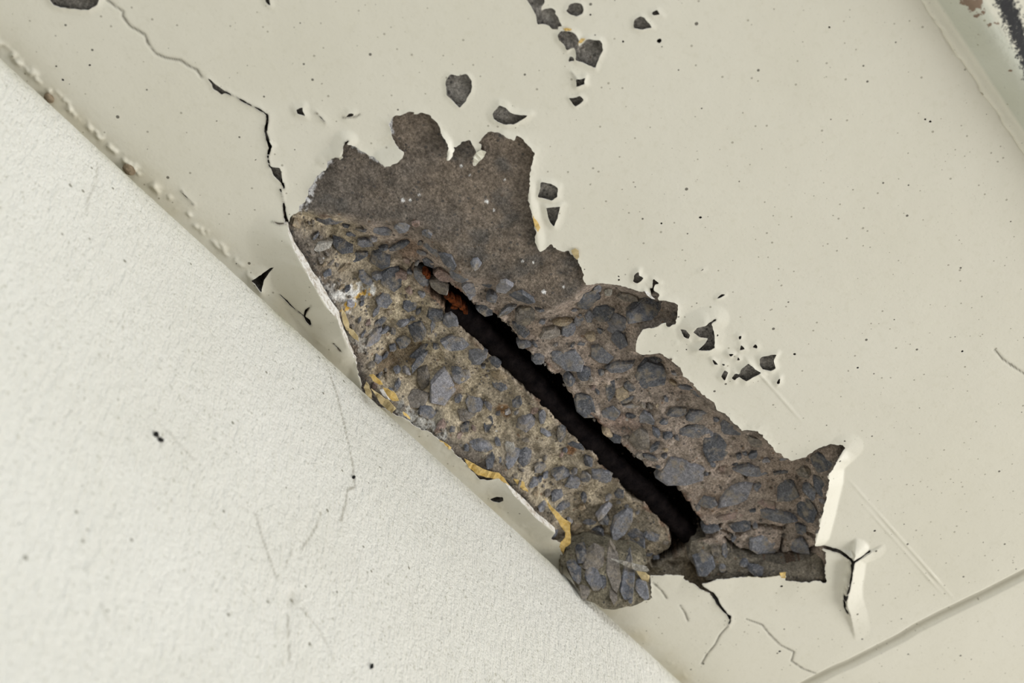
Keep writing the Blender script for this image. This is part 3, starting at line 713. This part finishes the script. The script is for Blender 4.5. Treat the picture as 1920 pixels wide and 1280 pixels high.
while extra < 125 and tries < 20000:
    tries += 1
    x, y = rr.uniform(540, 1560), rr.uniform(400, 1060)
    r = rr.choice((8, 8, 10, 11, 13, 16))
    if poly_sdf(np.array([x]), np.array([y]), dp)[0] < 16 or poly_sdf(np.array([x]), np.array([y]), gp)[0] > -9: continue
    if (y > 1010 and x > 1250) or poly_sdf(np.array([x]), np.array([y]), np.array(POCKET, float))[0] > -10: continue
    if any((x-a)**2+(y-b)**2 < (c*0.46+r*0.72)**2 for a, b, c in placed): continue
    if x < 690 and y > 520 and x-540 < (y-400)*0.62: continue
    placed.append((x, y, r)); extra += 1
    stone(x, y, r*rr.uniform(1.0, 1.6), r*rr.uniform(.6, 1.0), rr.uniform(-60, 60), rr.choice('dddddmmmmlbbkp'), ceiling, n=7)

gv, gf = [], []
for _ in range(1500):
    x, y = rr.uniform(540, 1560), rr.uniform(400, 1060)
    if poly_sdf(np.array([x]), np.array([y]), dp)[0] < 10 or poly_sdf(np.array([x]), np.array([y]), gp)[0] > -5: continue
    if y > 1010 and x > 1250: continue
    if any((x-a)**2+(y-b)**2 < (c*0.40+2)**2 for a, b, c in placed): continue
    P = uv(x, y, 0.010); dz = float(height_at(P[0], P[1])); P = uv(x, y, dz); z = ZC+0.0011+dz
    r = rr.uniform(0.0005, 0.0014); b0 = len(gv); m = 5
    for k in range(m):
        th = 6.283*(k+rr.uniform(-.3, .3))/m; gv.append((P[0]+r*math.cos(th)*1.3, P[1]+r*math.sin(th), z+0.001))
    gv.append((P[0]+rr.uniform(-.3, .3)*r, P[1]+rr.uniform(-.3, .3)*r, z-r*0.8))
    gf += [(b0+k, b0+(k+1) % m, b0+m) for k in range(m)]
grit = link('coarse_sand', pymesh('coarse_sand', gv, gf, MS['b']), ceiling); grit['kind'] = 'stuff'

# ------------------------------------------------------------------ loose undercoat flakes
def flake(pts, mat, dz, thick=0.0005, curl=0.001, parent=ceiling, label=None):
    rr = random.Random(len(pts)*31+int(pts[0][0]))
    P = []
    for i in range(len(pts)):
        a, b = pts[i], pts[(i+1) % len(pts)]
        L = math.hypot(b[0]-a[0], b[1]-a[1]); m = max(1, int(L/5))
        for k in range(m):
            t = k/m; j = 0.9 if m > 1 else 0
            P.append((a[0]+(b[0]-a[0])*t+rr.uniform(-j, j), a[1]+(b[1]-a[1])*t+rr.uniform(-j, j)))
    n = len(P); cx = sum(p[0] for p in P)/n; cy = sum(p[1] for p in P)/n
    vb, vt = [], []
    for p in P:
        z = dz+rr.uniform(-curl, curl)*0.6
        q = uv(p[0], p[1], z); vb.append((q[0], q[1], ZC+z)); vt.append((q[0], q[1], ZC+z+thick))
    me = pymesh('paint_flake', vb+vt, [tuple(range(n))]+[tuple(range(2*n-1, n-1, -1))]+[(k, n+k, n+(k+1) % n, (k+1) % n) for k in range(n)], mat)
    import bmesh
    bm = bmesh.new(); bm.from_mesh(me); bmesh.ops.triangulate(bm, faces=[f for f in bm.faces if len(f.verts) > 4]); bm.to_mesh(me); bm.free()
    o = link('paint_flake', me, parent); recentre(o)
    if label: o['label'] = label
    return o
flake([(692,703),(700,702),(706,708),(712,712),(718,721),(711,722),(700,714)], M_YEL, 0.0, label='yellow undercoat flake')
flake([(718,727),(727,729),(742,738),(748,751),(736,752),(725,743)], M_YEL, 0.0, label='yellow undercoat flake')
flake([(712,731),(718,729),(726,743),(733,750),(722,746)], M_WHT, -0.0005, label='white primer flake')
flake([(682,727),(687,716),(692,724),(696,734),(697,751),(690,747)], M_TAN, -0.004, label='tan curl of undercoat')
flake([(696,729),(704,734),(714,742),(731,753),(742,767),(735,775),(716,760)], M_TAN, -0.003, label='tan curl of undercoat')
flake([(755,772),(762,776),(768,782),(769,787),(757,778)], M_YEL, -0.0008)
flake([(821,823),(838,832),(846,839),(845,844),(827,834)], M_YEL, -0.0008)
flake([(870,860),(880,865),(893,873),(905,880),(918,884),(935,887),(945,897),(955,910),(941,901),(930,899),(918,896),(896,890),(879,876)], M_YEL, -0.001, label='ragged yellow undercoat strip')
flake([(962,897),(970,899),(983,904),(985,913),(991,924),(980,918),(969,907)], M_YEL, 0.002)
flake([(1022,934),(1028,940),(1034,950),(1045,960),(1056,972),(1070,980),(1069,998),(1071,1019),(1060,1026),(1056,1039),(1050,1030),(1050,1019),(1059,1008),(1059,997),(1048,980),(1039,966),(1030,952)], M_YEL, 0.001, label='ragged yellow undercoat strip')
flake([(640,575),(648,590),(655,606),(655,622),(648,618),(642,600)], M_TAN, -0.001)
flake([(650,612),(662,620),(672,632),(673,641),(664,634),(655,625)], M_TAN, 0.001)
flake([(999,404),(1006,414),(1013,427),(1009,435),(1003,424)], M_YEL, -0.0022)
flake([(1462,1075),(1474,1073),(1473,1084),(1465,1083)], M_YEL, -0.003)
flake([(1071,470),(1079,466),(1085,470),(1086,482),(1081,487),(1076,479)], M_TAN, -0.0008)
flake([(1056,54),(1063,53),(1072,55),(1070,58),(1060,58)], M_YEL, -0.0006)
flake([(1084,84),(1089,73),(1097,73),(1094,78),(1087,87)], M_YEL, -0.0006)
flake([(1146,1048),(1165,1051),(1185,1056),(1212,1062),(1218,1070),(1200,1072),(1172,1060)], MS['w'], -0.0085, label='pale sliver wedged above the hanging chunk')
flake([(1193,1071),(1210,1074),(1219,1080),(1216,1092),(1204,1088)], M_TAN, -0.009)
flake([(887,300),(893,286),(903,282),(911,285),(908,294),(899,303),(891,310)], M_CRM, -0.0015, label='small drop-shaped scrap of cream paint')
flake([(1208,545),(1214,546),(1222,556),(1228,561),(1221,559),(1213,553)], M_WHT, -0.001)
flake([(634,294),(640,291),(643,296),(637,300)], M_CRM, -0.0006)

# ------------------------------------------------------------------ the corroded bar
def tube(path, rad, n, mat, name, jit, seed):
    path = np.array(path); m = len(path); vs_, fs = [], []
    rr = np.random.default_rng(seed)
    for i in range(m):
        t = path[min(i+1, m-1)]-path[max(i-1, 0)]; t /= np.linalg.norm(t)
        a = np.cross(t, (0, 0, 1)); a /= np.linalg.norm(a); b = np.cross(a, t)
        rib = 0.0007 if i % 5 in (0, 1) else 0.0
        for k in range(n):
            th = 2*math.pi*k/n
            r = (rad[i] if hasattr(rad, '__len__') else rad)*(1+rr.uniform(-jit, jit))+rib
            vs_.append(path[i]+(a*math.cos(th)+b*math.sin(th))*r)
    for i in range(m-1):
        for k in range(n): fs.append((i*n+k, i*n+(k+1) % n, (i+1)*n+(k+1) % n, (i+1)*n+k))
    fs.append(tuple(range(n-1, -1, -1))); fs.append(tuple(range((m-1)*n, m*n)))
    return pymesh(name, vs_, fs, mat, True)
def pxz(x, y, dz):
    q = uv(x, y, dz); return np.array([q[0], q[1], ZC+dz])
ctrl = [pxz(*p) for p in [(838,566,.021),(905,622,.0215),(985,698,.0215),(1062,782,.022),(1150,868,.022),(1230,940,.0225),(1292,1000,.024)]]
path = []
for i in range(len(ctrl)-1):
    for k in range(16): path.append(ctrl[i]+(ctrl[i+1]-ctrl[i])*k/16)
path.append(ctrl[-1])
bar = link('reinforcing_bar', None, None, Vector([float(k) for k in path[len(path)//2]]))
core = link('bar_core', tube(path, 0.0062, 14, M_RUSTBAR, 'bar_core', 0.10, 3)); recentre(core)
core.parent = bar; core.location = core.location-bar.location
bar['label'] = 'black corroded steel reinforcing bar lying in the slot through the broken concrete'; bar['category'] = 'steel bar'
MS['r'] = M_RUST
for x, y, l_, w_, an, z in ((838,556,14,8,35,.0125),(846,561,18,11,40,.0125),(856,567,20,12,30,.013),(866,575,16,9,40,.0145),(852,575,14,8,20,.0155),(797,511,9,8,50,.0105),(802,518,11,8,60,.011),(872,583,12,7,30,.0155)):
    o = stone(x, y, l_, w_, an, 'r', None, zfun=lambda a, b, z=z: z, proud=0.0012, grad=(0.1, 0.1)); o.name = 'rust_crust'; o.data.name = 'rust_crust'
    l = o.location.copy(); o.parent = bar; o.location = l-bar.location; o['label'] = 'orange flaking rust'

# ------------------------------------------------------------------ loose concrete fragments at the lower end
def wall_lim(z): return YW-0.006+0.0072*max(0, min(1, 1+z/0.030))**2-0.0012
def fragment(name, pts, zf, thick, label, stones, base_col, seed, dome=0.003):
    P = []
    for p in pts:
        z = zf(p[0], p[1])
        P.append(np.array(list(uv(p[0], p[1], z))+[z]))
        if P[-1][1] > wall_lim(z):
            lo, hi = -0.06, 0.0
            for _ in range(40):
                m = (lo+hi)/2
                if uv(p[0], p[1], m)[1] > wall_lim(m): hi = m
                else: lo = m
            P[-1] = np.array(list(uv(p[0], p[1], lo))+[lo])
    P = np.array(P); A = np.c_[P[:, :2], np.ones(len(P))]; co = np.linalg.lstsq(A, P[:, 2], rcond=None)[0]
    lo = P.min(0)-0.003; hi = P.max(0)+0.003
    a = np.arange(lo[0], hi[0], 0.0007); b = np.arange(lo[1], min(hi[1], YW-0.0005), 0.0007)
    X, Y = np.meshgrid(a, b, indexing='ij')
    sd = poly_sdf(X, Y, P[:, :2])+fbm(X, Y, 230, 3, seed)*0.0008
    zz = co[0]*X+co[1]*Y+co[2]
    surf = zz+dome*(1-sst(0, 0.006, sd))-0.0+0.0011*fbm(X, Y, 170, 3, seed+1)
    nn = fbm(X, Y, 80, 3, seed+2)
    cc = mixc(np.zeros(X.shape+(3,))+np.array(base_col), tuple(np.array(base_col)*1.45), sst(-.2, .5, nn))
    cc = mixc(cc, tuple(np.array(base_col)*0.6), sst(0.1, 0.6, fbm(X, Y, 160, 3, seed+4)))
    def sc(ev, es):
        c = np.zeros((len(ev), 3)); c[:] = np.array(base_col)*0.9
        m = fbm(ev[:, 0], ev[:, 1], 200, 2, seed+3) > 0.5; c[m] = (0.10, 0.07, 0.05); return c
    me = cut_sheet(name, a, b, -sd, surf+ZC, np.full(X.shape, thick), cc, MC, sc)
    body = link('mortar_body', me); recentre(body); o = link(name, None, None, body.location.copy())
    body.parent = o; body.location = (0, 0, 0)
    o['label'] = label; o['category'] = 'concrete fragment'
    zfun = lambda u_, v_: co[0]*u_+co[1]*v_+co[2]
    for s_ in stones:
        st = stone(*s_, parent=None, zfun=zfun, grad=(co[0], co[1])); l = st.location.copy(); st.parent = o; st.location = l-o.location
    return o
fragment('concrete_chunk', [(1062,1028),(1100,1020),(1150,1030),(1200,1050),(1215,1066),(1198,1078),(1196,1090),(1219,1107),(1211,1121),(1222,1132),(1194,1138),(1152,1141),(1132,1135),(1095,1134),(1070,1120),(1062,1098),(1053,1090),(1057,1076),(1047,1056),(1055,1040)],
 lambda x, y: 0.0055-(y-1020)/115*0.0275, 0.016, 'drooping rounded chunk of broken concrete hanging against the wall corner, below the bar slot',
 [(1078,1070,28,14,25,'d'),(1112,1079,32,18,25,'m'),(1130,1088,16,12,20,'d'),(1177,1084,24,36,30,'d'),(1204,1106,26,14,30,'m'),(1182,1118,10,8,0,'d'),(1090,1040,22,14,0,'d'),(1112,1048,34,20,0,'b'),(1150,1112,18,12,20,'b'),(1095,1108,18,10,0,'b'),(1150,1062,34,22,70,'b')], (0.170, 0.150, 0.108), 400)
fragment('concrete_slab_piece', [(1298,1018),(1318,1008),(1345,1013),(1366,1022),(1374,1036),(1403,1047),(1436,1053),(1465,1060),(1495,1053),(1520,1045),(1535,1036),(1552,1036),(1550,1069),(1556,1094),(1528,1094),(1501,1096),(1469,1092),(1410,1088),(1374,1088),(1345,1090),(1326,1092),(1305,1068),(1290,1045)],
 lambda x, y: 0.0110-0.0110*(y-1020)/70, 0.010, 'long cracked sliver of grey concrete above the lower painted edge, right of the bar end',
 [(1321,1056,40,30,0,'d'),(1359,1031,10,16,0,'d'),(1354,1064,14,10,0,'d'),(1396,1054,16,8,0,'d'),(1419,1067,30,14,10,'m'),(1340,1030,14,10,0,'b')], (0.15, 0.132, 0.105), 430, 0.0012)

# ------------------------------------------------------------------ wall
def wall_off(z):
    return -0.006+0.0072*np.clip(1+z/0.030, 0, 1)**2+0.009*np.clip(1+z/0.007, 0, 1)
wu = np.concatenate([np.arange(-0.70, -0.02, 0.02), np.arange(-0.02, 0.74, 0.0012), np.arange(0.74, 1.9, 0.02)])
wz = np.concatenate([np.arange(-ZC, -0.34, 0.03), np.arange(-0.34, 0.0, 0.0012), [0.002, 0.006, 0.06]])
WU, WZ = np.meshgrid(wu, wz, indexing='ij')
WY = np.full(WU.shape, YW)+fbm(WU, WZ, 7, 2, 500)*0.0010
topb = np.clip(-WZ, 0, 1)
WY += wall_off(-topb)
WY += 0.00025*fbm(WU*1.0, WZ*0.45, 200, 3, 503)
WG = np.zeros(WU.shape); WE = np.zeros(WU.shape); WYE = np.zeros(WU.shape)
def wl(pts): return np.array([[on_wall(*p)[0], on_wall(*p)[2]-ZC] for p in pts])
WH = [([(613,665),(622,705),(635,745),(645,790),(655,835),(662,870),(666,912),(652,918),(648,945),(640,975)], .6), ([(480,965),(495,1015),(512,1065),(520,1085)], .5),
 ([(602,960),(595,985),(580,1010),(566,1028)], .55), ([(548,1030),(536,1062)], .35), ([(541,1150),(541,1190),(543,1240)], .5), ([(185,305),(182,335),(168,370),(162,400)], .35),
 ([(290,785),(320,815),(362,860)], .3), ([(565,1140),(600,1180),(628,1238)], .3), ([(190,1130),(206,1165)], .3)]
for k, (h_, a) in enumerate(WH):
    q = wl(h_); s = window(wu, wz, q, 0.01)
    d = np.abs(line_dist(WU[s], WZ[s], q)+fbm(WU[s], WZ[s], 300, 2, 520+k)*0.0005)
    WG[s] = np.maximum(WG[s], a*np.exp(-(d/0.0006)**2)); WY[s] += 0.00015*np.exp(-(d/0.0008)**2)
q = wl([(538,1100)])[0]; d = np.hypot(WU-q[0], (WZ-q[1])*0.8); WY -= 0.0013*np.exp(-(d/0.004)**2); WE = np.maximum(WE, 0.5*np.exp(-(d/0.004)**2))
q = wl([(548,1118)])[0]; d = np.hypot(WU-q[0], (WZ-q[1])*0.8); WY += 0.001*np.exp(-(d/0.004)**2); WG = np.maximum(WG, 0.25*np.exp(-(d/0.004)**2))
WYE = np.clip(0.62*np.exp(-(topb/0.015)**2)*(0.55+1.3*fbm(WU, WZ, 26, 4, 530)), 0, 0.8)*(WZ <= 0)  # patchy olive corner shade painted into the wall colour
q = wl([(690,742)])[0]; d = np.hypot(WU-q[0], WZ-q[1]); WG = np.maximum(WG, 0.7*np.exp(-(d/0.008)**2)*(0.6+0.6*fbm(WU, WZ, 200, 3, 9)))
WG = np.clip(WG, 0, 1)
idx = np.arange(WU.size).reshape(WU.shape)
qd = np.stack([idx[:-1, :-1], idx[1:, :-1], idx[1:, 1:], idx[:-1, 1:]], -1).reshape(-1, 4)
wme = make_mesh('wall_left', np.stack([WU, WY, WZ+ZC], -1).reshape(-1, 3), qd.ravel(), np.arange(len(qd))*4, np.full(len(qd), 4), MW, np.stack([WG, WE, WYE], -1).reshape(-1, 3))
wall = link('wall_left', wme); wall['kind'] = 'structure'; wall['label'] = 'off-white brushed and textured wall meeting the soffit'

# ------------------------------------------------------------------ outer edge of the soffit: downstand with stains
prof = [(0.0014, 0.0010), (0.0010, -0.0006), (0.0004, -0.0013), (-0.0010, -0.0016), (-0.0025, -0.0016), (-0.0045, -0.0020), (-0.0060, -0.0036), (-0.009, -0.0075), (-0.0125, -0.012), (-0.0155, -0.0145), (-0.019, -0.0155)]
prof += [(-0.019-0.0012*k, -0.0155-0.00006*k) for k in range(1, 60)] + [(-0.092, -0.018), (-0.092, 0.14)]
tu = np.concatenate([np.arange(-0.70, 0.28, 0.02), np.arange(0.28, 0.50, 0.0012), np.arange(0.50, 1.9, 0.02)])
PY = np.array([p[0] for p in prof]); PZ = np.array([p[1] for p in prof])
TU, TK = np.meshgrid(tu, np.arange(len(prof)), indexing='ij'); TY = PY[TK]; TZ = PZ[TK]
wob = fbm(TU, TY, 60, 3, 600)*0.0006
TY = TY+np.where(TK < 4, 0.0012*fbm(TU, TU*0, 140, 3, 605), 0)
RS = np.zeros(TU.shape); BK = np.zeros(TU.shape)
for x, y, r in [(1826,8,22),(1836,26,12),(1855,47,9),(1815,2,16),(1842,66,6),(1899,131,5),(1868,42,7)]:
    p = uv(x, y, -0.0145); RS = np.maximum(RS, np.clip(1.25-np.hypot(TU-p[0], TY-p[1])/(r*px_w(x, y)), 0, 1))
for pts, wd in (([(1872,-40),(1884,0),(1896,30),(1908,60),(1925,105),(1960,180)], 0.0058),):
    q = np.array([uv(p[0], p[1], -0.016) for p in pts]); d = line_dist(TU, TY, q); BK = np.maximum(BK, np.clip(1.2-d/wd, 0, 1))
idx = np.arange(TU.size).reshape(TU.shape)
qd = np.stack([idx[:-1, :-1], idx[1:, :-1], idx[1:, 1:], idx[:-1, 1:]], -1).reshape(-1, 4)
tme = make_mesh('trim_1', np.stack([TU, TY, ZC+TZ+wob], -1).reshape(-1, 3), qd.ravel(), np.arange(len(qd))*4, np.full(len(qd), 4), MT, np.stack([RS, BK, np.clip((TK < 6)+sst(11, 14, TK.astype(float)), 0, 1)], -1).reshape(-1, 3))
trim = link('trim_1', tme); trim['kind'] = 'structure'; trim['label'] = 'weathered downstand along the outer soffit edge, chamfer shade in its colour, with rust spots and black mould streak'

# ------------------------------------------------------------------ floor far below
fme = pymesh('floor', [(-6, -7, 0), (8, -7, 0), (8, YW, 0), (-6, YW, 0)], [(0, 1, 2, 3)], M_FLOOR)
fl = link('floor', fme); fl['kind'] = 'structure'

# ------------------------------------------------------------------ small things stuck to wall and corner
def lump(name, c, axes, mat, label, cat, seed, sub=2, rough=0.25):
    import bmesh
    bm = bmesh.new(); bmesh.ops.create_icosphere(bm, subdivisions=sub, radius=1.0)
    rr = random.Random(seed)
    A = [Vector(a) for a in axes]
    for v in bm.verts:
        k = 1+rr.uniform(-rough, rough); p = v.co*k
        v.co = A[0]*p.x+A[1]*p.y+A[2]*p.z
    me = bpy.data.meshes.new(name); bm.to_mesh(me); bm.free(); me.materials.append(mat)
    for p in me.polygons: p.use_smooth = True
    o = link(name, me, None, Vector([float(k) for k in c])); o['label'] = label; o['category'] = cat
    return o
def wall_y(c):
    i = np.clip(np.searchsorted(wu, c[0]), 1, len(wu)-1); j = np.clip(np.searchsorted(wz, c[2]-ZC), 1, len(wz)-1); return WY[i, j]
def wall_speck(x, y, L, W, ang, label, seed):
    c = on_wall(x, y); c[1] = wall_y(c)-0.0004
    e = on_wall(x+math.cos(math.radians(ang))*L/2, y+math.sin(math.radians(ang))*L/2)-on_wall(x, y)
    f = on_wall(x-math.sin(math.radians(ang))*W/2, y+math.cos(math.radians(ang))*W/2)-on_wall(x, y)
    return lump('dirt_speck', c, (e, f, (0, -0.0009, 0)), M_BLK, label, 'dirt speck', seed, 2, 0.3)
sp = wall_speck(291, 815, 11, 9, 40, 'two-lobed black dirt speck alone on the middle of the wall', 1)
c2 = on_wall(300, 825); c2[1] = wall_y(c2)-0.0004
import bmesh as _b
e2 = on_wall(305, 828)-on_wall(300, 825)
l2 = lump('dirt_lobe', c2, (e2, (0, 0, 0.0014), (0, -0.0008, 0)), M_BLK, 'x', 'x', 4); del l2['label']; del l2['category']
loc = l2.location.copy(); l2.parent = sp; l2.location = loc-sp.location
wall_speck(695, 1250, 5, 10, 10, 'small black speck low on the wall near the bottom edge of the picture', 2)
wall_speck(663, 894, 4, 6, 0, 'tiny black speck beside the long hairline crack in the wall', 3)
def corner_lump(x, y, r, label, seed):
    q = uv(x, y, -0.001); rr_ = r*px_w(x, y)
    c = (q[0], q[1], ZC-0.001)
    return lump('mud_blob', c, ((rr_*1.2, 0, 0), (0, rr_*.9, 0), (0, 0, rr_*.7)), M_MUD, label, 'mud blob', seed, 3, 0.06)
corner_lump(92, 184, 9, 'round brown mud blob in the upper wall corner, nearer the picture edge', 11)
corner_lump(242, 318, 11, 'pale brown mud blob in the wall corner below the row of paint beads', 12)
